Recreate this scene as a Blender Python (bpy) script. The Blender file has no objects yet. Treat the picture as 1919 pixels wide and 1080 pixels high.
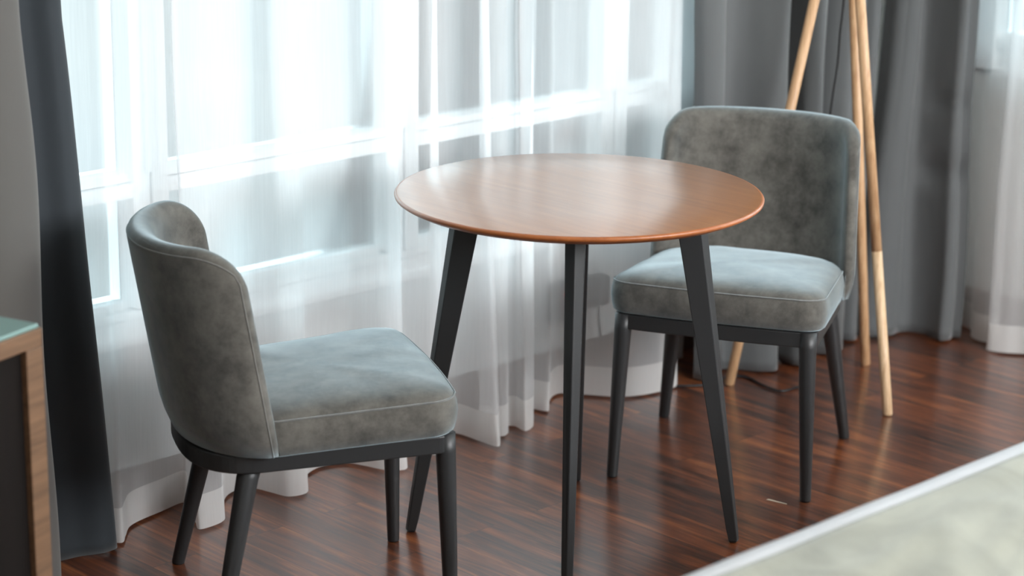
import bpy, bmesh, math, random
from mathutils import Vector, Matrix, noise
random.seed(7)
S = bpy.context.scene
C = S.collection
PI = math.pi

# ------------------------------------------------------------------ camera
cam_d = bpy.data.cameras.new('camera')
cam = bpy.data.objects.new('camera', cam_d)
C.objects.link(cam)
S.camera = cam
az, pitch, roll = math.radians(45.535), 0.2723, 0.0136
F = Vector((math.cos(az) * math.cos(pitch), math.sin(az) * math.cos(pitch), -math.sin(pitch)))
R0 = Vector((math.sin(az), -math.cos(az), 0))
U0 = R0.cross(F)
R1 = math.cos(roll) * R0 + math.sin(roll) * U0
U1 = -math.sin(roll) * R0 + math.cos(roll) * U0
M = Matrix((R1, U1, -F)).transposed().to_4x4()
M.translation = Vector((-3.270, -3.141, 1.8107))
cam.matrix_world = M
cam_d.sensor_width = 36.0
cam_d.lens = 80.447
cam_d.clip_start = 0.05
cam_d.dof.use_dof = True
cam_d.dof.focus_distance = 4.62
cam_d.dof.aperture_fstop = 2.8

# ------------------------------------------------------------------ world, lights, exposure
W = bpy.data.worlds.new('daylight')
S.world = W
W.use_nodes = True
nt = W.node_tree
nt.nodes.clear()
out = nt.nodes.new('ShaderNodeOutputWorld')
bg = nt.nodes.new('ShaderNodeBackground')
tc = nt.nodes.new('ShaderNodeTexCoord')
sep = nt.nodes.new('ShaderNodeSeparateXYZ')
ramp = nt.nodes.new('ShaderNodeValToRGB')
ns = nt.nodes.new('ShaderNodeTexNoise')
mx = nt.nodes.new('ShaderNodeMix'); mx.data_type = 'RGBA'; mx.blend_type = 'MULTIPLY'
mp = nt.nodes.new('ShaderNodeMapRange')
r2 = nt.nodes.new('ShaderNodeValToRGB')
nt.links.new(tc.outputs['Generated'], sep.inputs[0])
mp.inputs['From Min'].default_value = -1; mp.inputs['From Max'].default_value = 1
nt.links.new(sep.outputs['Z'], mp.inputs['Value'])
nt.links.new(mp.outputs[0], ramp.inputs[0])
e = ramp.color_ramp.elements
e[0].position = 0.30; e[0].color = (0.160, 0.190, 0.206, 1)
e[1].position = 0.535; e[1].color = (0.95, 1.18, 1.28, 1)
z_ = e.new(1.0); z_.color = (1.3, 1.7, 1.95, 1)
m_ = e.new(0.49); m_.color = (0.122, 0.145, 0.158, 1)
ns.inputs['Scale'].default_value = 14.0
ns.inputs['Detail'].default_value = 1.5
nt.links.new(tc.outputs['Generated'], ns.inputs['Vector'])
nt.links.new(ns.outputs['Fac'], r2.inputs[0])
r2.color_ramp.elements[0].position = 0.35; r2.color_ramp.elements[0].color = (0.94, 0.97, 0.99, 1)
r2.color_ramp.elements[1].position = 0.72; r2.color_ramp.elements[1].color = (1.18, 1.10, 1.02, 1)
mx.inputs['Factor'].default_value = 1.0
nt.links.new(ramp.outputs[0], mx.inputs['A'])
nt.links.new(r2.outputs[0], mx.inputs['B'])
nt.links.new(mx.outputs['Result'], bg.inputs['Color'])
bg.inputs['Strength'].default_value = 3.7
nt.links.new(bg.outputs[0], out.inputs[0])


def area(name, loc, rot, sx, sy, power, color, portal=False):
    d = bpy.data.lights.new(name, 'AREA')
    d.shape = 'RECTANGLE'; d.size = sx; d.size_y = sy
    d.energy = power; d.color = color
    if portal:
        d.cycles.is_portal = True
    o = bpy.data.objects.new(name, d)
    C.objects.link(o)
    o.location = loc; o.rotation_euler = rot
    return o


# daylight entrances (sampling portals in the two window openings) and area lights inside the room
area('window_daylight', (-0.25, 0.98, 1.35), (-PI / 2, 0, 0), 2.5, 2.0, 1, (1, 1, 1), True)
area('side_window_daylight', (2.22, -1.64, 1.53), (0, PI / 2, 0), 1.7, 4.1, 1, (1, 1, 1), True)
area('side_window_light', (1.74, -1.1, 1.5), (0, PI / 2, 0), 1.6, 2.2, 14, (0.96, 0.98, 1.0))
area('front_wall_fill_light', (0.4, -4.15, 1.95), (math.radians(80), 0, 0), 3.0, 1.1, 190, (0.97, 0.98, 1.0))  # added fill lamp; the front wall is solid, with no window
area('ceiling_fill_light', (-2.6, -2.0, 2.5), (0, 0, 0), 2.2, 2.2, 6, (1.0, 0.9, 0.8))  # added weak warm fill below the ceiling, no lamp fixture

S.view_settings.view_transform = 'Standard'
S.view_settings.look = 'None'
S.view_settings.exposure = 0.28
S.view_settings.gamma = 1.0
S.view_settings.use_curve_mapping = False
S.cycles.transparent_max_bounces = 40
S.cycles.max_bounces = 10
S.cycles.diffuse_bounces = 5
S.cycles.transmission_bounces = 8
S.cycles.use_denoising = True
S.cycles.sample_clamp_indirect = 8.0
S.cycles.caustics_reflective = False
S.cycles.caustics_refractive = False


# ------------------------------------------------------------------ material helpers
def lin(r, g, b):
    f = lambda c: (c / 255 / 12.92) if c / 255 <= 0.04045 else ((c / 255 + 0.055) / 1.055) ** 2.4
    return (f(r), f(g), f(b), 1)


def new_mat(name):
    m = bpy.data.materials.new(name)
    m.use_nodes = True
    t = m.node_tree
    b = t.nodes['Principled BSDF']
    return m, t, b


def plain(name, col, rough=0.5, spec=0.5, bump=0.0, bscale=60, coat=0.0, var=0.0, metallic=0.0):
    m, t, b = new_mat(name)
    b.inputs['Base Color'].default_value = col
    b.inputs['Roughness'].default_value = rough
    b.inputs['Specular IOR Level'].default_value = spec
    b.inputs['Coat Weight'].default_value = coat
    b.inputs['Metallic'].default_value = metallic
    n = t.nodes.new('ShaderNodeTexNoise'); n.inputs['Scale'].default_value = bscale
    c = t.nodes.new('ShaderNodeTexCoord')
    t.links.new(c.outputs['Object'], n.inputs['Vector'])
    if var:
        r = t.nodes.new('ShaderNodeValToRGB')
        r.color_ramp.elements[0].color = tuple(x * (1 - var) for x in col[:3]) + (1,)
        r.color_ramp.elements[1].color = tuple(min(1, x * (1 + var)) for x in col[:3]) + (1,)
        r.color_ramp.elements[0].position = .3; r.color_ramp.elements[1].position = .7
        t.links.new(n.outputs['Fac'], r.inputs[0])
        t.links.new(r.outputs[0], b.inputs['Base Color'])
    if bump:
        bp = t.nodes.new('ShaderNodeBump'); bp.inputs['Strength'].default_value = bump
        bp.inputs['Distance'].default_value = 0.002
        t.links.new(n.outputs['Fac'], bp.inputs['Height'])
        t.links.new(bp.outputs[0], b.inputs['Normal'])
    return m


def velvet(name, dark, light, scale=9):
    m, t, b = new_mat(name)
    c = t.nodes.new('ShaderNodeTexCoord')
    n1 = t.nodes.new('ShaderNodeTexNoise'); n1.inputs['Scale'].default_value = scale
    n1.inputs['Detail'].default_value = 8; n1.inputs['Roughness'].default_value = 0.72
    n2 = t.nodes.new('ShaderNodeTexNoise'); n2.inputs['Scale'].default_value = 900
    r = t.nodes.new('ShaderNodeValToRGB')
    r.color_ramp.elements[0].position = .30; r.color_ramp.elements[0].color = dark
    r.color_ramp.elements[1].position = .68; r.color_ramp.elements[1].color = light
    t.links.new(c.outputs['Object'], n1.inputs['Vector'])
    t.links.new(c.outputs['Object'], n2.inputs['Vector'])
    t.links.new(n1.outputs['Fac'], r.inputs[0])
    t.links.new(r.outputs[0], b.inputs['Base Color'])
    b.inputs['Roughness'].default_value = 0.85
    b.inputs['Specular IOR Level'].default_value = 0.15
    b.inputs['Sheen Weight'].default_value = 0.75
    b.inputs['Sheen Roughness'].default_value = 0.45
    b.inputs['Sheen Tint'].default_value = (0.74, 0.92, 1, 1)
    bp = t.nodes.new('ShaderNodeBump'); bp.inputs['Strength'].default_value = 0.25
    bp.inputs['Distance'].default_value = 0.0015
    t.links.new(n2.outputs['Fac'], bp.inputs['Height'])
    t.links.new(bp.outputs[0], b.inputs['Normal'])
    return m


def sheer(name, opacity, col=(0.93, 0.94, 0.95, 1), translucent=0.55):
    m = bpy.data.materials.new(name); m.use_nodes = True
    t = m.node_tree; t.nodes.clear()
    o = t.nodes.new('ShaderNodeOutputMaterial')
    tr = t.nodes.new('ShaderNodeBsdfTransparent')
    tl = t.nodes.new('ShaderNodeBsdfTranslucent'); tl.inputs['Color'].default_value = col
    df = t.nodes.new('ShaderNodeBsdfDiffuse'); df.inputs['Color'].default_value = col
    m1 = t.nodes.new('ShaderNodeMixShader'); m1.inputs[0].default_value = 1 - translucent
    m2 = t.nodes.new('ShaderNodeMixShader')
    c = t.nodes.new('ShaderNodeTexCoord')
    mp = t.nodes.new('ShaderNodeMapping'); mp.inputs['Scale'].default_value = (260, 260, 8)
    n = t.nodes.new('ShaderNodeTexNoise'); n.inputs['Scale'].default_value = 1.0
    mr = t.nodes.new('ShaderNodeMapRange')
    mr.inputs['From Min'].default_value = .3; mr.inputs['From Max'].default_value = .7
    mr.inputs['To Min'].default_value = opacity - .015; mr.inputs['To Max'].default_value = opacity + .015
    L = t.links.new
    L(c.outputs['Object'], mp.inputs[0]); L(mp.outputs[0], n.inputs['Vector'])
    L(n.outputs['Fac'], mr.inputs['Value']); L(mr.outputs[0], m2.inputs[0])
    L(tl.outputs[0], m1.inputs[1]); L(df.outputs[0], m1.inputs[2])
    L(tr.outputs[0], m2.inputs[1]); L(m1.outputs[0], m2.inputs[2])
    L(m2.outputs[0], o.inputs[0])
    return m


def drape(name, col, rough=0.75, sheen=0.3, trans=0.0):
    m, t, b = new_mat(name)
    b.inputs['Base Color'].default_value = col
    b.inputs['Roughness'].default_value = rough
    b.inputs['Specular IOR Level'].default_value = 0.25
    b.inputs['Sheen Weight'].default_value = sheen
    b.inputs['Sheen Roughness'].default_value = 0.5
    c = t.nodes.new('ShaderNodeTexCoord')
    w = t.nodes.new('ShaderNodeTexNoise'); w.inputs['Scale'].default_value = 700
    bp = t.nodes.new('ShaderNodeBump'); bp.inputs['Strength'].default_value = .15
    bp.inputs['Distance'].default_value = 0.001
    t.links.new(c.outputs['Object'], w.inputs['Vector'])
    t.links.new(w.outputs['Fac'], bp.inputs['Height'])
    t.links.new(bp.outputs[0], b.inputs['Normal'])
    return m


def wood(name, cols, scale, stretch, rough, coat=0.0, detail=6, axis_rot=(0, 0, 0), spec=0.5, crough=0.1):
    """streaky wood: noise stretched along one axis"""
    m, t, b = new_mat(name)
    L = t.links.new
    c = t.nodes.new('ShaderNodeTexCoord')
    mp = t.nodes.new('ShaderNodeMapping'); mp.inputs['Scale'].default_value = stretch
    mp.inputs['Rotation'].default_value = axis_rot
    n = t.nodes.new('ShaderNodeTexNoise'); n.inputs['Scale'].default_value = scale
    n.inputs['Detail'].default_value = detail; n.inputs['Roughness'].default_value = .6
    n.inputs['Distortion'].default_value = .4
    r = t.nodes.new('ShaderNodeValToRGB')
    el = r.color_ramp.elements
    el[0].position = .3; el[0].color = cols[0]
    el[1].position = .7; el[1].color = cols[-1]
    for i, k in enumerate(cols[1:-1]):
        q = el.new(.3 + .4 * (i + 1) / (len(cols) - 1)); q.color = k
    L(c.outputs['Object'], mp.inputs[0]); L(mp.outputs[0], n.inputs['Vector'])
    L(n.outputs['Fac'], r.inputs[0]); L(r.outputs[0], b.inputs['Base Color'])
    b.inputs['Roughness'].default_value = rough
    b.inputs['Specular IOR Level'].default_value = spec
    b.inputs['Coat Weight'].default_value = coat
    b.inputs['Coat Roughness'].default_value = crough
    return m


def plank_floor():
    m, t, b = new_mat('red_brown_laminate')
    L = t.links.new
    c = t.nodes.new('ShaderNodeTexCoord')
    # planks run along Y: swap so that the brick rows follow Y
    mp = t.nodes.new('ShaderNodeMapping')
    mp.inputs['Rotation'].default_value = (0, 0, PI / 2)
    mp.inputs['Location'].default_value = (0.167 + 0.8, 0.075, 0)
    br = t.nodes.new('ShaderNodeTexBrick')
    br.inputs['Scale'].default_value = 1.0
    br.inputs['Brick Width'].default_value = 0.81
    br.inputs['Row Height'].default_value = 0.113
    br.inputs['Mortar Size'].default_value = 0.0009
    br.inputs['Mortar Smooth'].default_value = 0.3
    br.inputs['Bias'].default_value = 0.0
    br.offset = 0.37
    br.inputs['Color1'].default_value = (0, 0, 0, 1)
    br.inputs['Color2'].default_value = (1, 1, 1, 1)
    br.inputs['Mortar'].default_value = (0.5, 0.5, 0.5, 1)
    L(c.outputs['Object'], mp.inputs[0]); L(mp.outputs[0], br.inputs['Vector'])
    # grain, shifted per plank
    comb = t.nodes.new('ShaderNodeVectorMath'); comb.operation = 'MULTIPLY_ADD'
    comb.inputs[1].default_value = (7, 3, 11)
    L(br.outputs['Color'], comb.inputs[0]); L(c.outputs['Object'], comb.inputs[2])
    g = t.nodes.new('ShaderNodeMapping'); g.inputs['Scale'].default_value = (11, 1.1, 1)
    L(comb.outputs[0], g.inputs[0])
    n1 = t.nodes.new('ShaderNodeTexNoise'); n1.inputs['Scale'].default_value = 2.2
    n1.inputs['Detail'].default_value = 7; n1.inputs['Roughness'].default_value = .62
    n1.inputs['Distortion'].default_value = .9
    L(g.outputs[0], n1.inputs['Vector'])
    g2 = t.nodes.new('ShaderNodeMapping'); g2.inputs['Scale'].default_value = (70, 2.6, 1)
    L(comb.outputs[0], g2.inputs[0])
    n2 = t.nodes.new('ShaderNodeTexNoise'); n2.inputs['Scale'].default_value = 2.0
    n2.inputs['Detail'].default_value = 4
    L(g2.outputs[0], n2.inputs['Vector'])
    r = t.nodes.new('ShaderNodeValToRGB')
    el = r.color_ramp.elements
    el[0].position = .30; el[0].color = lin(40, 25, 21)
    el[1].position = .74; el[1].color = lin(160, 94, 50)
    q = el.new(.44); q.color = lin(84, 44, 26)
    q = el.new(.58); q.color = lin(120, 64, 34)
    add = t.nodes.new('ShaderNodeMath'); add.operation = 'MULTIPLY_ADD'
    add.inputs[1].default_value = .3
    sub = t.nodes.new('ShaderNodeMath'); sub.operation = 'SUBTRACT'; sub.inputs[1].default_value = .15
    L(n2.outputs['Fac'], add.inputs[0]); L(n1.outputs['Fac'], add.inputs[2])
    L(add.outputs[0], sub.inputs[0])
    # plank-to-plank tone
    pl = t.nodes.new('ShaderNodeMath'); pl.operation = 'MULTIPLY_ADD'
    pl.inputs[1].default_value = .10
    L(br.outputs['Color'], pl.inputs[0]); L(sub.outputs[0], pl.inputs[2])
    s2 = t.nodes.new('ShaderNodeMath'); s2.operation = 'SUBTRACT'; s2.inputs[1].default_value = .05
    L(pl.outputs[0], s2.inputs[0]); L(s2.outputs[0], r.inputs[0])
    mm = t.nodes.new('ShaderNodeMix'); mm.data_type = 'RGBA'
    mm.inputs['B'].default_value = lin(40, 24, 18)
    L(br.outputs['Fac'], mm.inputs['Factor']); L(r.outputs[0], mm.inputs['A'])
    L(mm.outputs['Result'], b.inputs['Base Color'])
    b.inputs['Roughness'].default_value = .32
    b.inputs['Specular IOR Level'].default_value = .5
    b.inputs['Coat Weight'].default_value = .8
    b.inputs['Coat Roughness'].default_value = .2
    b.inputs['Coat IOR'].default_value = 2.2
    bp = t.nodes.new('ShaderNodeBump'); bp.inputs['Strength'].default_value = .12
    bp.inputs['Distance'].default_value = .001
    L(n2.outputs['Fac'], bp.inputs['Height']); L(bp.outputs[0], b.inputs['Normal'])
    return m


def glass_mat():
    m = bpy.data.materials.new('window_glass'); m.use_nodes = True
    t = m.node_tree; t.nodes.clear()
    o = t.nodes.new('ShaderNodeOutputMaterial')
    tr = t.nodes.new('ShaderNodeBsdfTransparent'); tr.inputs['Color'].default_value = (.93, .97, .97, 1)
    gl = t.nodes.new('ShaderNodeBsdfGlossy'); gl.inputs['Roughness'].default_value = .02
    fr = t.nodes.new('ShaderNodeFresnel'); fr.inputs['IOR'].default_value = 1.5
    mxs = t.nodes.new('ShaderNodeMixShader')
    t.links.new(fr.outputs[0], mxs.inputs[0]); t.links.new(tr.outputs[0], mxs.inputs[1])
    t.links.new(gl.outputs[0], mxs.inputs[2]); t.links.new(mxs.outputs[0], o.inputs[0])
    return m


def quilt():
    m, t, b = new_mat('cream_bedspread')
    L = t.links.new
    c = t.nodes.new('ShaderNodeTexCoord')
    n = t.nodes.new('ShaderNodeTexNoise'); n.inputs['Scale'].default_value = 7
    n.inputs['Detail'].default_value = 5
    n.inputs['Distortion'].default_value = 1.2
    r = t.nodes.new('ShaderNodeValToRGB')
    r.color_ramp.elements[0].position = .35; r.color_ramp.elements[0].color = lin(120, 120, 107)
    r.color_ramp.elements[1].position = .65; r.color_ramp.elements[1].color = lin(137, 137, 123)
    L(c.outputs['Object'], n.inputs['Vector']); L(n.outputs['Fac'], r.inputs[0])
    L(r.outputs[0], b.inputs['Base Color'])
    b.inputs['Roughness'].default_value = .7
    b.inputs['Sheen Weight'].default_value = .2
    return m


MAT = {
    'floor': plank_floor(),
    'wall': plain('white_wall_paint', lin(222, 226, 226), .7, .3, .1, 90),
    'wallr': plain('grey_wall_paint', lin(205, 207, 203), .7, .3, .1, 90),
    'ceil': plain('ceiling_paint', lin(235, 234, 230), .8, .2),
    'frame': plain('white_window_paint', lin(251, 252, 252), .4, .4),
    'glass': glass_mat(),
    'base': plain('brown_baseboard', lin(96, 74, 62), .5, .4, var=.15, bscale=14),
    'sheer': sheer('white_sheer_voile', .58, (.96, .97, .98, 1), .48),
    'hem': sheer('white_sheer_hem', .84, (.90, .90, .89, 1), .35),
    'drape': drape('grey_drape', lin(94, 97, 98)),
    'drape_dark': drape('charcoal_drape', lin(48, 54, 59)),
    'drape_light': drape('light_grey_drape', lin(84, 82, 79)),
    'velvet': velvet('grey_velvet', lin(58, 55, 51), lin(108, 105, 99), 15),
    'piping': velvet('grey_velvet_piping', lin(96, 94, 90), lin(118, 116, 112), 40),
    'black': plain('black_painted_wood', lin(40, 41, 42), .42, .45, .06, 120),
    'table': wood('honey_table_veneer', [lin(146, 92, 48), lin(157, 101, 55), lin(167, 110, 61)], 3.0, (16, 1.3, 3), .32, 1.0, 6, (0, 0, 0), 1.0, .2),
    'table_edge': wood('honey_table_edge', [lin(140, 78, 36), lin(152, 86, 42), lin(162, 96, 48)], 3.0, (16, 1.3, 3), .4, .15, 6),
    'tripod': wood('pale_beech', [lin(170, 130, 94), lin(190, 152, 114), lin(204, 168, 130)], 2.0, (60, 60, 3), .45),
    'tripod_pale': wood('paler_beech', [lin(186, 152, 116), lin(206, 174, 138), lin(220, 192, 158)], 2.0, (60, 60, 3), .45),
    'desk': wood('oak_desk', [lin(84, 62, 44), lin(106, 79, 57), lin(120, 90, 66)], 2.0, (2, 30, 30), .5),
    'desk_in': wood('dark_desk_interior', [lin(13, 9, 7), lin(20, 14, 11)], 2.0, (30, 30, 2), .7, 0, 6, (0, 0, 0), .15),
    'deskglass': plain('teal_glass_top', lin(120, 150, 146), .06, .6),
    'sheet': plain('white_bed_sheet', lin(196, 197, 200), .75, .2, .1, 300),
    'quilt': quilt(),
    'bedbase': plain('dark_bed_base', lin(70, 55, 45), .6, .3),
    'socket': plain('dark_grey_socket', lin(52, 56, 60), .4, .4),
    'cord': plain('black_cord', lin(36, 37, 39), .4, .4),
    'shade': plain('linen_lamp_shade', lin(225, 218, 205), .8, .2, .2, 300),
    'paper': plain('pale_splinter', lin(190, 178, 160), .7, .2),
}
MAT['table'].node_tree.nodes['Principled BSDF'].inputs['Coat IOR'].default_value = 2.5
led = bpy.data.materials.new('red_led'); led.use_nodes = True
lb = led.node_tree.nodes['Principled BSDF']
lb.inputs['Base Color'].default_value = (.8, .03, .03, 1)
lb.inputs['Emission Color'].default_value = (1, .05, .05, 1)
lb.inputs['Emission Strength'].default_value = 6
MAT['led'] = led


# ------------------------------------------------------------------ object helpers
def obj(name, bm, mat, parent=None, smooth=False, bevel=0.0):
    me = bpy.data.meshes.new(name)
    bmesh.ops.recalc_face_normals(bm, faces=bm.faces[:]) if smooth != 'sheet' else None
    bm.to_mesh(me); bm.free()
    if smooth:
        for p in me.polygons:
            p.use_smooth = True
    me.materials.append(MAT[mat] if isinstance(mat, str) else mat)
    o = bpy.data.objects.new(name, me)
    C.objects.link(o)
    if parent:
        o.parent = parent
    if bevel:
        b = o.modifiers.new('bevel', 'BEVEL'); b.width = bevel; b.segments = 3
        b.limit_method = 'ANGLE'; b.angle_limit = math.radians(35)
        b.harden_normals = False
    return o


def thing(name, label, cat, loc=(0, 0, 0), rz=0, group=None):
    o = bpy.data.objects.new(name, None)
    C.objects.link(o)
    o.empty_display_size = .1
    o.location = loc; o.rotation_euler = (0, 0, rz)
    tag(o, label, cat, group)
    return o


def tag(o, label, cat, group=None):
    o['label'] = label; o['category'] = cat
    if group:
        o['group'] = group
    return o


def struct(o, label=None, cat=None):
    o['kind'] = 'structure'
    if label:
        o['label'] = label
    if cat:
        o['category'] = cat
    return o


def box(bm, x0, x1, y0, y1, z0, z1):
    v = [bm.verts.new((x, y, z)) for z in (z0, z1) for y in (y0, y1) for x in (x0, x1)]
    for f in ((0, 1, 3, 2), (4, 6, 7, 5), (0, 4, 5, 1), (2, 3, 7, 6), (0, 2, 6, 4), (1, 5, 7, 3)):
        bm.faces.new([v[i] for i in f])


def boxes(*bs):
    bm = bmesh.new()
    for b in bs:
        box(bm, *b)
    return bm


def tube(bm, pts, rad, n=12, cap=True, closed=False):
    """round tube through pts; rad is one radius or one per point"""
    pts = [Vector(p) for p in pts]
    N = len(pts)
    rad = rad if isinstance(rad, (list, tuple)) else [rad] * N
    rings = []
    prev = None
    for i, p in enumerate(pts):
        if closed:
            d = pts[(i + 1) % N] - pts[i - 1]
        else:
            d = pts[min(i + 1, N - 1)] - pts[max(i - 1, 0)]
        d.normalize()
        if prev is None:
            a = Vector((0, 0, 1)) if abs(d.z) < .9 else Vector((1, 0, 0))
            u = d.cross(a).normalized()
        else:
            u = (prev - d * prev.dot(d)).normalized()
        prev = u
        w = d.cross(u)
        rings.append([bm.verts.new(p + rad[i] * (math.cos(2 * PI * k / n) * u + math.sin(2 * PI * k / n) * w)) for k in range(n)])
    for i in range(N if closed else N - 1):
        a, b = rings[i], rings[(i + 1) % N]
        for k in range(n):
            bm.faces.new((a[k], a[(k + 1) % n], b[(k + 1) % n], b[k]))
    if cap and not closed:
        bm.faces.new(rings[0][::-1]); bm.faces.new(rings[-1])


def lathe(bm, prof, n=96):
    """prof: list of (r, z); r=0 ends are closed to a point"""
    rings = []
    for r, z in prof:
        if r < 1e-6:
            rings.append([bm.verts.new((0, 0, z))])
        else:
            rings.append([bm.verts.new((r * math.cos(2 * PI * k / n), r * math.sin(2 * PI * k / n), z)) for k in range(n)])
    for a, b in zip(rings, rings[1:]):
        for k in range(n):
            k2 = (k + 1) % n
            if len(a) == 1:
                bm.faces.new((a[0], b[k2], b[k]))
            elif len(b) == 1:
                bm.faces.new((a[k], a[k2], b[0]))
            else:
                bm.faces.new((a[k], a[k2], b[k2], b[k]))


def spline(P, per=10):
    """centripetal Catmull-Rom through 2-D or 3-D points"""
    P = [Vector(p) for p in P]
    P = [P[0] * 2 - P[1]] + P + [P[-1] * 2 - P[-2]]
    res = []
    for i in range(1, len(P) - 2):
        p0, p1, p2, p3 = P[i - 1:i + 3]
        t0 = 0
        t1 = t0 + max((p1 - p0).length, 1e-6) ** .5
        t2 = t1 + max((p2 - p1).length, 1e-6) ** .5
        t3 = t2 + max((p3 - p2).length, 1e-6) ** .5
        for k in range(per):
            t = t1 + (t2 - t1) * k / per
            A1 = (t1 - t) / (t1 - t0) * p0 + (t - t0) / (t1 - t0) * p1
            A2 = (t2 - t) / (t2 - t1) * p1 + (t - t1) / (t2 - t1) * p2
            A3 = (t3 - t) / (t3 - t2) * p2 + (t - t2) / (t3 - t2) * p3
            B1 = (t2 - t) / (t2 - t0) * A1 + (t - t0) / (t2 - t0) * A2
            B2 = (t3 - t) / (t3 - t1) * A2 + (t - t1) / (t3 - t1) * A3
            res.append((t2 - t) / (t2 - t1) * B1 + (t - t1) / (t2 - t1) * B2)
    res.append(P[-2])
    return res


# ------------------------------------------------------------------ the room
XW, YW, ZC = 2.0, 0.75, 2.6          # right wall plane, window wall plane, ceiling
XL, YF = -4.3, -4.3
bm = boxes((XL - .12, XW + .25, YF - .12, YW + .25, -.06, 0))
struct(obj('floor', bm, 'floor'), 'red brown wood plank floor', 'floor')
struct(obj('ceiling', boxes((XL - .12, XW + .25, YF - .12, YW + .25, ZC, ZC + .1)), 'ceil'))

WX0, WX1, WZ0, WZ1 = -1.5, 1.16, .37, 2.35     # opening of the large window
T = .22
struct(obj('wall_left', boxes((XL, WX0, YW, YW + T, 0, ZC), (WX1, XW + T, YW, YW + T, 0, ZC),
                              (WX0, WX1, YW, YW + T, 0, WZ0), (WX0, WX1, YW, YW + T, WZ1, ZC)), 'wall'),
       'white wall under and around the wide window', 'wall')
SY0, SY1, SZ0, SZ1 = -3.7, .42, .705, 2.35     # opening of the side window
struct(obj('wall_right', boxes((XW, XW + T, YF, SY0, 0, ZC), (XW, XW + T, SY1, YW, 0, ZC),
                               (XW, XW + T, SY0, SY1, 0, SZ0), (XW, XW + T, SY0, SY1, SZ1, ZC)), 'wallr'),
       'pale grey wall behind the right-hand curtains', 'wall')
struct(obj('wall_back', boxes((XL - .12, XL, YF, YW + T, 0, ZC)), 'wallr'))
struct(obj('wall_front', boxes((XL - .12, XW + T, YF - .12, YF, 0, ZC)), 'wallr'))
struct(obj('baseboard_left', boxes((XL, XW, YW - .014, YW, 0, .10)), 'base', bevel=.003))
struct(obj('baseboard_right', boxes((XW - .014, XW, YF, YW - .014, 0, .10)), 'base', bevel=.003))


def window(name, x0, x1, z0, z1, mull, rail, yf, to_world, label, zb):
    """frame front at local y=yf, outside towards +y; zb = grooves of the bottom frame"""
    def bm_of(bs):
        m = boxes(*bs)
        for v in m.verts:
            v.co = Vector(to_world(v.co))
        return m
    root = thing(name, label, 'window')
    struct(root)
    fr = [(x0, x1, yf + .012, yf + .12, z0, zb[0] - .003),
          (x0, x1, yf + .004, yf + .115, zb[0], zb[1] - .003),
          (x0, x1, yf, yf + .11, z0, z0 + .02),
          (x0, x1, yf + .03, yf + .10, zb[1] - .003, zb[1] + .012),
          (x0, x1, yf, yf + .11, z1 - .08, z1),
          (x0, x0 + .06, yf, yf + .11, z0, z1), (x1 - .06, x1, yf, yf + .11, z0, z1)]
    obj('frame', bm_of(fr), 'frame', root, bevel=.003)
    xs = [x0 + .06] + [c for c in mull] + [x1 - .06]
    for c in mull:
        obj('mullion', bm_of([(c - .046, c - .003, yf, yf + .10, zb[1], z1 - .08),
                              (c + .003, c + .046, yf, yf + .10, zb[1], z1 - .08),
                              (c - .018, c + .018, yf - .008, yf + .02, rail[1], z1 - .08)]), 'frame', root, bevel=.003)
    for i in range(len(xs) - 1):
        a = xs[i] + (.046 if i else 0); b = xs[i + 1] - (.046 if i < len(xs) - 2 else 0)
        obj('rail', bm_of([(a, b, yf, yf + .10, rail[0], rail[1] - .02),
                           (a, b, yf + .012, yf + .09, rail[1] - .018, rail[1])]), 'frame', root, bevel=.003)
        for (za, zt) in ((zb[1] + .012, rail[0]), (rail[1], z1 - .08)):
            pn = obj('pane', bm_of([(a - .004, b + .004, yf + .055, yf + .061, za - .004, zt + .004)]), 'glass', root)
            pn['label'] = 'clear glass pane'
    return root


window('window_1', WX0, WX1, WZ0, WZ1, [-1.24, -.525, .187, .90], (.692, .743), YW - .006, lambda p: p,
       'wide white framed window behind the long white sheer curtains', (.428, .449))
window('window_2', -SY1, -SY0, SZ0, SZ1, [.55, 1.4, 2.3, 3.1], (1.15, 1.20), XW - .006,
       lambda p: (p[1], -p[0], p[2]), 'white framed side window behind the sheer at the right edge', (.78, .808))


# ------------------------------------------------------------------ curtains
def sheet(bot, zs, xf, per=9, wob=0.0, seed=0):
    """cloth through the floor path 'bot'; xf(p, z) moves the path with height"""
    bm = bmesh.new()
    path = spline(bot, per)
    rows = []
    for z in zs:
        row = []
        for i, p in enumerate(path):
            q = Vector(xf(p, z))
            if wob:
                nv = noise.noise_vector(Vector((p.x * 5 + seed, p.y * 5, z * 2.2)))
                q += Vector((nv.x, nv.y)) * wob
            row.append(bm.verts.new((q.x, q.y, z)))
        rows.append(row)
    for a, b in zip(rows, rows[1:]):
        for k in range(len(path) - 1):
            bm.faces.new((a[k], a[k + 1], b[k + 1], b[k]))
    return bm


def zlist(a, b, n):
    return [a + (b - a) * i / (n - 1) for i in range(n)]


def sheer_panel(bot, xf, label, hemh=.082, top=2.38, seed=0, wob=.006):
    root = thing('sheer_curtain', label, 'curtain', (0, 0, 0))
    o = obj('voile', sheet(bot, zlist(hemh, top, 40), xf, 9, wob, seed), 'sheer', root, 'sheet')
    h = obj('hem', sheet(bot, zlist(.006, hemh, 5), xf, 9, wob, seed), 'hem', root, 'sheet')
    h['label'] = 'doubled white hem band along the floor'
    return root


def gather(ym, k, dx=0.0):
    """folds flatten towards the rail at Y = ym"""
    def f(p, z):
        t = min(1, z / 1.0) ** .8
        s = 1 + (k - 1) * t
        return (p.x + dx * min(1, z / 1.1), ym + (p.y - ym) * s)
    return f


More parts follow.
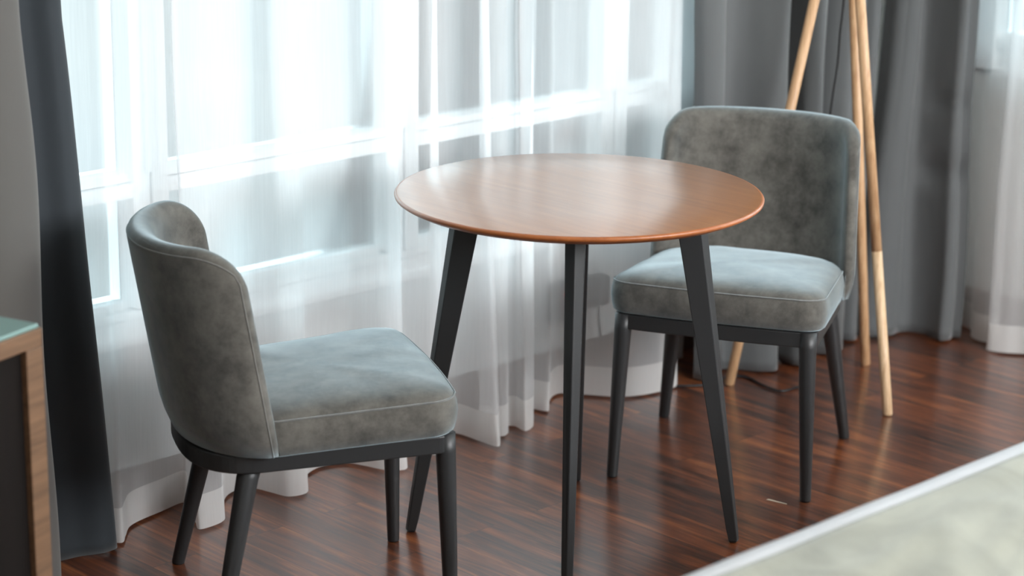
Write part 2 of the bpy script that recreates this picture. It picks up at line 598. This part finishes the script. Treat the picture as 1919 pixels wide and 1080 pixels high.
P1 = [(-1.12, .70), (-1.04, .69), (-.96, .705), (-.90, .69), (-.84, .70), (-.785, .675), (-.75, .632), (-.728, .598),
      (-.70, .625), (-.659, .665), (-.568, .690), (-.500, .700), (-.520, .655), (-.549, .590), (-.566, .552), (-.535, .546),
      (-.494, .557), (-.455, .62), (-.397, .676), (-.350, .684), (-.329, .665), (-.318, .625), (-.303, .572), (-.262, .562),
      (-.225, .60), (-.200, .640), (-.13, .675), (-.07, .660), (-.05, .610), (-.035, .560), (.000, .530), (.022, .545), (.035, .60), (.055, .660),
      (.09, .650), (.105, .590), (.125, .545), (.155, .560), (.175, .625), (.205, .680), (.240, .665), (.262, .630), (.262, .560), (.267, .500), (.295, .520)]
P2 = [(.285, .585), (.325, .545), (.352, .556), (.380, .590), (.396, .580), (.389, .538), (.420, .545), (.453, .575), (.490, .640), (.515, .668), (.522, .640), (.534, .602),
      (.575, .640), (.657, .685), (.700, .640), (.761, .560), (.866, .522), (.925, .524), (.968, .572), (.980, .625), (1.01, .668), (1.12, .678)]
sheer_panel(P1, gather(.64, .5), 'long white sheer curtain hanging behind the left chair and left half of window', seed=1)
sheer_panel(P2, gather(.62, .6), 'white sheer curtain hanging behind the round table and the right-hand chair', seed=5)
P3 = [(1.94, .44), (1.93, .36), (1.905, .31), (1.865, .285), (1.845, .26), (1.841, .223), (1.862, .195), (1.84, .185), (1.785, .180), (1.795, .13), (1.826, .086), (1.85, .02), (1.80, -.05),
      (1.86, -.13), (1.80, -.22), (1.86, -.32), (1.80, -.43), (1.86, -.54), (1.80, -.65), (1.86, -.77), (1.80, -.9), (1.86, -1.03), (1.80, -1.17), (1.85, -1.3), (1.80, -1.5)] + [(1.83 + .03 * (-1) ** i, -1.62 - .13 * i) for i in range(16)]


def gather_x(xm, k):
    def f(p, z):
        t = min(1, z / 1.0) ** .8
        return (xm + (p.x - xm) * (1 + (k - 1) * t), p.y)
    return f


sheer_panel(P3, gather_x(1.835, .75), 'white sheer curtain at the right edge over the side window', seed=9)


def drape_panel(bot, xf, mat, label, top=2.4, seed=0, wob=.008, dents=(), per=9):
    b1 = sheet(bot, zlist(.006, top, 96), xf, per, wob, seed)
    for (dx, dy, dz, rad, depth, nx, ny) in dents:
        for v in b1.verts:
            d = (v.co - Vector((dx, dy, dz))); d.z *= 1.6
            q = d.length / rad
            if q < 1:
                v.co += Vector((nx, ny, 0)) * depth * (1 - q * q) ** 2
    o = obj('drape_curtain', b1, mat, None, 'sheet')
    tag(o, label, 'curtain')
    sd = o.modifiers.new('thickness', 'SOLIDIFY'); sd.thickness = .0025; sd.offset = 0
    return o


# right-hand pair in the corner
Q1 = [(1.004, .538), (1.012, .506), (1.040, .485), (1.072, .505), (1.095, .545), (1.125, .545), (1.150, .520), (1.180, .470), (1.213, .444), (1.240, .462), (1.258, .510), (1.275, .555),
      (1.293, .545), (1.293, .490), (1.288, .440), (1.305, .412), (1.330, .430), (1.350, .490), (1.372, .545), (1.395, .530), (1.415, .470), (1.440, .432), (1.487, .438), (1.510, .455),
      (1.515, .500), (1.535, .555), (1.560, .520), (1.582, .475), (1.602, .478), (1.608, .53), (1.60, .57)]


def q1f(p, z):
    t = min(1, z / .95)
    s = max(0, (1.35 - p.x) / .37)
    return (p.x - .062 * t * max(0, min(1, s)) + .03 * t * (1 - max(0, min(1, s))), .50 + (p.y - .50) * (1 - .12 * t))


drape_panel(Q1, q1f, 'drape', 'grey blackout curtain panel gathered behind the tripod lamp and right chair', seed=3, wob=.006)
Q2 = [(1.655, .540), (1.640, .490), (1.655, .462), (1.700, .440), (1.745, .445), (1.772, .430), (1.778, .390), (1.768, .350), (1.757, .318), (1.780, .303),
      (1.812, .312), (1.832, .298), (1.844, .312), (1.85, .345), (1.85, .40)]


def q2f(p, z):
    t = min(1, z / .93)
    s = max(0, min(1, (1.80 - p.x) / .15))
    return (p.x + .075 * t * s - .012 * t * (1 - s), p.y - .01 * t * s)


drape_panel(Q2, q2f, 'drape', 'broad grey blackout curtain panel right of the tripod lamp', seed=11, wob=.012,
            dents=((1.80, .36, .47, .10, .035, .6, .6), (1.80, .36, .66, .08, .025, .6, .6)))
# left-hand pair
Q3 = [(-.748, .610), (-.752, .582), (-.79, .577), (-.835, .594), (-.88, .600), (-.925, .610), (-.97, .635), (-1.02, .60), (-1.07, .635), (-1.14, .59), (-1.22, .63), (-1.3, .59), (-1.4, .62)]


def q3f(p, z):
    t = min(1, z / 1.12)
    s = max(0, min(1, (p.x + 1.1) / .35))
    return (p.x - .080 * s * (t ** 1.1), p.y + .01 * t)


drape_panel(Q3, q3f, 'drape_dark', 'charcoal blackout curtain panel at the left end of the window', seed=21, wob=.005)
Q4 = [(-.985, .470), (-.980, .445), (-.993, .425), (-1.04, .400), (-1.10, .385), (-1.17, .400), (-1.24, .440), (-1.32, .42), (-1.40, .38), (-1.5, .42), (-1.6, .40)]


def q4f(p, z):
    return (p.x - .03 * min(1, z / 1.15) + .006 * math.sin(z * 9), p.y + .004 * math.sin(z * 7))


drape_panel(Q4, q4f, 'drape_light', 'pale grey curtain panel hanging behind the wooden desk', seed=31, wob=.004)

# ------------------------------------------------------------------ round table
t = thing('round_table', 'round honey brown wooden table with four splayed black legs', 'table', (0, 0, 0))
RT, ZT = .3755, .75
bm = bmesh.new()
lathe(bm, [(0, ZT), (RT * .5, ZT), (RT - .006, ZT), (RT - .002, ZT - .0012), (RT, ZT - .004), (RT - .001, ZT - .0075), (RT - .006, ZT - .011),
           (RT - .020, ZT - .018), (RT - .040, ZT - .0235), (RT - .052, ZT - .024), (0, ZT - .024)], 160)
tt = obj('tabletop', bm, 'table', t, True)
tt.data.materials.append(MAT['table_edge'])
for p in tt.data.polygons:
    if math.hypot(p.center.x, p.center.y) > RT - .0058 or p.center.z < ZT - .001:
        p.material_index = 1
la = math.radians(-47.37)


def table_leg(a):
    bm = bmesh.new()
    ca, sa = math.cos(a), math.sin(a)
    rings = []
    for (z, ro, dep, w) in ((.726, .257, .064, .040), (.03, .351, .026, .023), (.006, .354, .023, .021), (0, .350, .016, .015)):
        hw = w / 2
        v = dep * .22
        sec = [(ro, 0), (ro - v, hw), (ro - dep, hw), (ro - dep, -hw), (ro - v, -hw)]
        rings.append([bm.verts.new((r * ca - s * sa, r * sa + s * ca, z)) for r, s in sec])
    for A, B in zip(rings, rings[1:]):
        for k in range(5):
            bm.faces.new((A[k], A[(k + 1) % 5], B[(k + 1) % 5], B[k]))
    bm.faces.new(rings[0]); bm.faces.new(rings[-1])
    return bm


for k in range(4):
    obj('leg', table_leg(la + k * PI / 2), 'black', t, bevel=.0018)
bm = bmesh.new()
for k in range(2):
    a = la + k * PI / 2
    ca, sa = math.cos(a), math.sin(a)
    h = .018
    q = [bm.verts.new((r * ca - s * sa, r * sa + s * ca, z)) for z in (.698 + .002 * k, .7255) for r, s in ((-.20, -h), (.20, -h), (.20, h), (-.20, h))]
    for f in ((0, 1, 2, 3), (7, 6, 5, 4), (0, 4, 5, 1), (1, 5, 6, 2), (2, 6, 7, 3), (3, 7, 4, 0)):
        bm.faces.new([q[i] for i in f])
obj('cross_brace', bm, 'black', t, bevel=.002)


# ------------------------------------------------------------------ chairs
def outline(hwf, hwr, xf, xr, rc, n_side=14, rear_p=2.6):
    """seat plan: straight front with rounded corners, nearly straight sides, rounded rear"""
    half = []                                     # from front centre to rear centre on the +y side
    for i in range(8):
        s = i / 8
        half.append((xf - .008 * (s ** 2), s * (hwf - rc)))
    for i in range(9):
        a = PI / 2 * i / 8
        half.append((xf - .008 - rc + rc * math.cos(a), hwf - rc + rc * math.sin(a)))
    x_s, x_e = xf - .008 - rc, xr + .155
    for i in range(1, n_side):
        s = i / n_side
        half.append((x_s + (x_e - x_s) * s, hwf + (hwr - hwf) * s))
    for i in range(0, 17):
        a = PI / 2 * i / 16
        ca, sa = math.cos(a), math.sin(a)
        half.append((x_e - (x_e - xr) * (sa ** (2 / rear_p)), hwr * (ca ** (2 / rear_p)) if i < 16 else 0))
    other = [(x, -y) for x, y in half[1:-1]]
    return half + other[::-1]


def inset(ol, d):
    n = len(ol)
    res = []
    for i in range(n):
        a, b = Vector(ol[i - 1]), Vector(ol[(i + 1) % n])
        tdir = (b - a).normalized()
        nrm = Vector((-tdir.y, tdir.x))
        res.append(tuple(Vector(ol[i]) + nrm * d))
    return res


def slope(x):
    return -.062 * (.24 - x) if x < .24 else 0


def loft(bm, rings, cap_top=True, cap_bot=True):
    vs = [[bm.verts.new(p) for p in r] for r in rings]
    n = len(vs[0])
    for a, b in zip(vs, vs[1:]):
        for k in range(n):
            bm.faces.new((a[k], a[(k + 1) % n], b[(k + 1) % n], b[k]))
    if cap_bot: bm.faces.new(vs[0][::-1])
    if cap_top: bm.faces.new(vs[-1])


def seat_bm():
    ol = outline(.240, .222, .246, -.225, .052)
    rings = []
    for d, z in ((.020, .390), (.006, .391), (0, .396), (-.004, .412), (-.006, .430), (-.004, .447), (-.001, .457), (.001, .4615)):
        rings.append([(x, y, z + slope(x)) for x, y in inset(ol, d)])
    base = inset(ol, .001)
    cx = .01
    for sc, z in ((.985, .4665), (.955, .4725), (.90, .478), (.80, .4835), (.65, .4875), (.48, .4900), (.30, .4915), (.12, .492)):
        rings.append([(cx + (x - cx) * sc, y * sc, z + slope(cx + (x - cx) * sc)
                       + .0022 * noise.noise(Vector((x * sc * 16, y * sc * 16, 1.7)))) for x, y in base])
    bm = bmesh.new()
    loft(bm, rings)
    return bm, [(x, y, .4622 + slope(x)) for x, y in inset(ol, .0)]


HW = .237


def back_geo(n_u=56, n_v=26):
    """wrap-around backrest: outer and inner surface sharing a rounded rim"""
    # plan of the mid surface, from -y side front round to +y side front (at seat level)
    plan = []
    p = 2.04
    N = 400
    for i in range(N + 1):
        a = PI * i / N - PI / 2
        y = HW * .96 * (abs(math.sin(a)) ** (2 / p)) * (1 if a > 0 else -1)
        x = -.106 - .154 * (abs(math.cos(a)) ** (2 / p)) if abs(math.cos(a)) > 1e-9 else -.106
        plan.append(Vector((x, y)))
    L = [0]
    for a, b in zip(plan, plan[1:]):
        L.append(L[-1] + (b - a).length)
    tot = L[-1]

    def at(s):
        lo = 0
        for k in range(N):
            if L[k + 1] >= s:
                f = (s - L[k]) / max(1e-9, L[k + 1] - L[k])
                q = plan[k].lerp(plan[k + 1], f)
                d = (plan[min(k + 3, N)] - plan[max(k - 2, 0)]).normalized()
                return q, Vector((d.y, -d.x)) * -1    # outward? fixed below
        return plan[-1], Vector((0, 1))
    zb = .376
    us = []
    for i in range(n_u + 1):
        q = -1 + 2 * i / n_u
        us.append(math.copysign(1 - (1 - abs(q)) ** 1.6, q))
    vs = []
    for j in range(n_v + 1):
        q = j / n_v
        q = q ** .9
        vs.append(1 - (1 - q) ** 1.5)
    rc = .098
    outer, inner = [], []
    for u in us:
        s = (u + 1) / 2 * tot
        q, nrm = at(min(s, tot - 1e-6))
        if nrm.x * (q.x + .05) + nrm.y * q.y < 0:
            nrm = -nrm
        edge = min(s, tot - s)
        zt = .768 + .008 * abs(u) ** 2
        if edge < rc:
            k = 1 - edge / rc
            zt -= .088 * (1 - math.sqrt(max(0, 1 - k ** 2.3)))
        co, ci = [], []
        for v in vs:
            z = zb + (zt - zb) * v
            lean = -.165 * (z - .39)
            flare = 1 - .07 * max(0, (z - .40) / .38)
            low = max(0, (.45 - z) / .075)
            tuck = .012 * low ** 2
            d = min(edge, zt - z)
            r = .026
            h = math.sqrt(max(0, 1 - (1 - min(d, r) / r) ** 2)) if d < r else 1
            hb = .020 * h
            hf = (.010 + .022 * (1 - u * u) + .014 * max(0, min(1, (.66 - z) / .25)) * (1 - u * u)) * h
            n3 = Vector((nrm.x, nrm.y))
            base = Vector((q.x + lean, q.y * flare))
            po = base + n3 * (hb - tuck)
            pi_ = base - n3 * hf
            co.append((po.x, po.y, z)); ci.append((pi_.x, pi_.y, z))
        outer.append(co); inner.append(ci)
    return outer, inner


def backrest():
    outer, inner = back_geo()
    bm = bmesh.new()
    O = [[bm.verts.new(p) for p in c] for c in outer]
    I = [[bm.verts.new(p) for p in c] for c in inner]
    nu, nv = len(O), len(O[0])
    for i in range(nu - 1):
        for j in range(nv - 1):
            bm.faces.new((O[i][j], O[i + 1][j], O[i + 1][j + 1], O[i][j + 1]))
            bm.faces.new((I[i][j], I[i][j + 1], I[i + 1][j + 1], I[i + 1][j]))
    for i in range(nu - 1):
        bm.faces.new((O[i][-1], O[i + 1][-1], I[i + 1][-1], I[i][-1]))
        bm.faces.new((O[i][0], I[i][0], I[i + 1][0], O[i + 1][0]))
    for j in range(nv - 1):
        bm.faces.new((O[0][j], O[0][j + 1], I[0][j + 1], I[0][j]))
        bm.faces.new((O[-1][j], I[-1][j], I[-1][j + 1], O[-1][j + 1]))
    bmesh.ops.remove_doubles(bm, verts=bm.verts[:], dist=.0004)
    # seam line: on the outer face a little inside the rim
    seam = []
    def pick(i, dist):
        col = outer[i]
        zt = col[-1][2]
        for a, b in zip(col, col[1:]):
            if b[2] >= zt - dist:
                f = (zt - dist - a[2]) / max(1e-9, b[2] - a[2])
                return Vector(a).lerp(Vector(b), max(0, min(1, f)))
        return Vector(col[-1])
    i0 = next(i for i in range(nu) if abs((Vector(outer[i][3]) - Vector(outer[0][3])).length) > .020)
    n_low = [Vector(outer[i0][j]) for j in range(0, nv) if outer[i0][j][2] < outer[i0][-1][2] - .02]
    tops = [pick(i, .016) for i in range(i0, nu - i0)]
    n_low2 = [Vector(outer[nu - 1 - i0][j]) for j in range(0, nv) if outer[nu - 1 - i0][j][2] < outer[nu - 1 - i0][-1][2] - .02]
    seam = n_low + tops[1:-1] + n_low2[::-1]
    return bm, seam


def make_chair(name, label):
    c = thing(name, label, 'chair')
    b, pip = seat_bm()
    st = obj('seat', b, 'velvet', c, True)
    bm = bmesh.new(); tube(bm, pip, .0016, 6, closed=True)
    obj('piping', bm, 'piping', st, True)
    b, seam = backrest()
    bk = obj('backrest', b, 'velvet', c, True)
    bm = bmesh.new(); tube(bm, seam, .0016, 6)
    obj('piping', bm, 'piping', bk, True)
    # black frame under the cushion
    ol = outline(.229, .214, .237, -.262, .03)
    rings = []
    for d, z in ((.026, .353), (0.002, .353), (0, .355), (0, .386), (.002, .3885), (.026, .3885), ):
        rings.append([(x, y, z + slope(x) * .55) for x, y in inset(ol, d)])
    bm = bmesh.new()
    loft(bm, rings + [rings[0]], False, False)
    bmesh.ops.remove_doubles(bm, verts=bm.verts[:], dist=.0001)
    obj('seat_frame', bm, 'black', c, bevel=.0015)
    for s in (1, -1):
        bm = bmesh.new()
        tube(bm, [(.2155, s * .2085, .3865), (.2165, s * .2095, .35), (.226, s * .223, .004), (.226, s * .223, 0)], [.0195, .0195, .0125, .0115], 24)
        obj('leg', bm, 'black', c, True)
    for s in (1, -1):
        bm = bmesh.new()
        tube(bm, [(-.148, s * .176, .350), (-.158, s * .184, .325), (-.228, s * .223, .004), (-.2285, s * .2232, 0)], [.0212, .0210, .0130, .012], 24)
        obj('leg', bm, 'black', c, True)
    return c


def copy_tree(o, parent=None):
    n = o.copy()
    C.objects.link(n)
    if parent:
        n.parent = parent
    for ch in list(o.children):
        copy_tree(ch, n)
    return n


chA = make_chair('dining_chair', 'grey velvet chair at left seen from behind, facing the round table')
chB = copy_tree(chA)
chB['label'] = 'grey velvet chair at right behind the table, facing the camera beside tripod lamp'
for c in (chA, chB):
    c['group'] = 'velvet chairs at the round table'
chA.location = (-.597, .140, 0); chA.rotation_euler = (0, 0, math.atan2(-.452, .892))
chB.location = (.633, .098, 0); chB.rotation_euler = (0, 0, math.atan2(-.454, -.891))

# ------------------------------------------------------------------ tripod floor lamp
lamp = thing('floor_lamp', 'pale wooden tripod floor lamp standing behind the right chair', 'lamp', (1.213, .27, 0))
feet = [((1.043, .454), (1.137, .299), None), ((1.445, .325), (1.205, .244), None), ((1.15, .032), (1.216, .235), None)]
LP = [((1.043, .454, 0), (1.158, .330, .99)), ((1.445, .325, 0), (1.268, .293, .99)), ((1.15, .032, 0), (1.205, .226, 1.0))]
for i, (a, b) in enumerate(LP):
    a, b = Vector(a), Vector(b)
    d = b - a
    top = a + d * (1.29 / d.z)
    o_ = Vector((1.213, .27, 0))
    bm = bmesh.new()
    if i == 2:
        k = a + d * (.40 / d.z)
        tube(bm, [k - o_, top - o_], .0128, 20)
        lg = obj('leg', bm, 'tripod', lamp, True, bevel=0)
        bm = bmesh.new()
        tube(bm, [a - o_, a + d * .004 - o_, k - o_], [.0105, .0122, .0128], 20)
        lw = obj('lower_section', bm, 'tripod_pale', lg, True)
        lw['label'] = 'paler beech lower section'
    else:
        tube(bm, [a - o_, a + d * .004 - o_, top - o_], [.0105, .0125, .0128], 20)
        obj('leg', bm, 'tripod', lamp, True)
bm = bmesh.new(); lathe(bm, [(0, 1.25), (.05, 1.25), (.055, 1.26), (.055, 1.30), (.02, 1.31), (.02, 1.36), (0, 1.36)], 40)
obj('hub', bm, 'tripod', lamp, True, bevel=0)
bm = bmesh.new(); lathe(bm, [(.235, 1.36), (.20, 1.68), (.198, 1.68), (.233, 1.36), (.235, 1.36)], 64)
obj('lamp_shade', bm, 'shade', lamp, True)
cordpts = [(0.03, 0.02, 1.26), (.026, .03, 1.1), (.025, .03, .99), (.017, .03, .912), (.013, .03, .833), (-.004, .03, .727), (-.02, .035, .5), (-.03, .04, .25), (-.03, .03, .05),
           (-.035, .022, .006), (-.053, .045, .004), (-.118, .055, .004), (-.115, .118, .004), (-.094, .189, .004), (-.109, .215, .004), (-.162, .22, .004), (-.20, .21, .004), (-.26, .24, .004), (-.33, .32, .004), (-.372, .42, .004), (-.375, .452, .03)]
bm = bmesh.new(); tube(bm, spline(cordpts, 8), .0032, 8)
obj('cord', bm, 'cord', lamp, True)

# wall socket box behind the sheer
sk = thing('power_socket', 'dark grey power socket with red light low behind the sheer curtain', 'socket', (.775, YW, .18))
obj('body', boxes((-.105, .0, -.035, 0, 0, .10)), 'socket', sk, bevel=.006)
obj('plug', boxes((.03, .085, -.045, 0, .015, .095)), 'socket', sk, bevel=.008)
bm = bmesh.new(); bmesh.ops.create_uvsphere(bm, u_segments=12, v_segments=8, radius=.004)
for v in bm.verts:
    v.co += Vector((-.068, -.036, .068))
obj('indicator_light', bm, 'led', sk, True)
bm = bmesh.new(); tube(bm, spline([(.055, -.03, .02), (.058, -.03, -.03), (.072, -.032, -.09), (.078, -.035, -.15), (.07, -.04, -.174)], 8), .003, 8)
obj('cord', bm, 'cord', sk, True)

# ------------------------------------------------------------------ desk at the left edge
dk = thing('desk', 'oak desk with open dark front and glass top at the left edge', 'desk', (-1.343, -.102, 0), math.radians(17))
Wd, Dd, Hd = 1.1, .50, .752
obj('top_panel', boxes((-Wd, 0, 0, Dd, Hd - .030, Hd)), 'desk', dk, bevel=.002)
obj('side_panel', boxes((-.040, 0, 0, Dd, 0, Hd - .030)), 'desk', dk, bevel=.002)
obj('side_panel', boxes((-Wd, -Wd + .040, 0, Dd, 0, Hd - .030)), 'desk', dk, bevel=.002)
obj('dark_cavity_sheet', boxes((-Wd + .04, -.04, .012, .03, .0, Hd - .030)), 'desk_in', dk)['label'] = 'very dark brown sheet standing in for the dark open inside'  # added sheet, the cavity's darkness put into its near-black colour
gt = obj('glass_top', boxes((-Wd, -.004, .004, Dd, Hd, Hd + .007)), 'deskglass', dk, bevel=.0015)
gt['label'] = 'thin teal tinted glass sheet'

# ------------------------------------------------------------------ bed in the foreground
bd = thing('bed', 'bed with white sheet and cream bedspread in the lower right foreground', 'bed', (-.55, -2.1, 0))
bx0, bx1, by0, by1, bz = -1.15, 1.35, -1.05, .942, .562     # local; far edge at room Y = -1.17
obj('base', boxes((bx0 + .04, bx1 - .04, by0 + .04, by1 - .04, 0, .24)), 'bedbase', bd, bevel=.01)


def slab(x0, x1, y0, y1, z0, z1, r, amp, sc, seed, nx=90, ny=70, ridges=0):
    bm = bmesh.new()
    top = []
    for j in range(ny + 1):
        row = []
        for i in range(nx + 1):
            x = x0 + (x1 - x0) * i / nx; y = y0 + (y1 - y0) * j / ny
            d = min(x - x0, x1 - x, y - y0, y1 - y)
            z = z1 - (r - math.sqrt(max(0, r * r - (r - min(d, r)) ** 2)))
            w = min(1, d / .06)
            z += amp * w * noise.noise(Vector((x * sc, y * sc * 1.6, seed)))
            if ridges:
                q = noise.noise(Vector((x * 3.1 + y * 2.2, (y - x * .35) * 11, seed + 4)))
                z += ridges * w * (1 - abs(q) * 2.2)
            row.append(bm.verts.new((x, y, z)))
        top.append(row)
    for a, b in zip(top, top[1:]):
        for k in range(nx):
            bm.faces.new((a[k], a[k + 1], b[k + 1], b[k]))
    rim = [top[0][i] for i in range(nx + 1)] + [top[j][nx] for j in range(1, ny + 1)] + [top[ny][i] for i in range(nx - 1, -1, -1)] + [top[j][0] for j in range(ny - 1, 0, -1)]
    low = [bm.verts.new((v.co.x, v.co.y, z0)) for v in rim]
    n = len(rim)
    for k in range(n):
        bm.faces.new((rim[k], low[k], low[(k + 1) % n], rim[(k + 1) % n]))
    bm.faces.new(low[::-1])
    return bm


obj('mattress', slab(bx0, bx1, by0, by1, .24, bz, .032, .003, 6, 1), 'sheet', bd, True)
cv = obj('bedspread', slab(bx0 + .06, bx1 - .06, by0 + .06, by1 - .062, bz - .01, bz + .010, .012, .007, 4, 8, 160, 130, .005), 'quilt', bd, True)
cv['label'] = 'crumpled cream green bedspread'

# pale splinter on the floor
bm = bmesh.new()
v = [bm.verts.new(p) for p in ((.474, -.141, .0012), (.481, -.141, .0012), (.488, -.188, .0012), (.485, -.189, .0012))]
f = bm.faces.new(v)
r_ = bmesh.ops.extrude_face_region(bm, geom=[f])
for g in r_['geom']:
    if isinstance(g, bmesh.types.BMVert):
        g.co.z = 0
tag(obj('paper_scrap', bm, 'paper'), 'thin pale sliver lying on the floor near right chair leg', 'scrap')
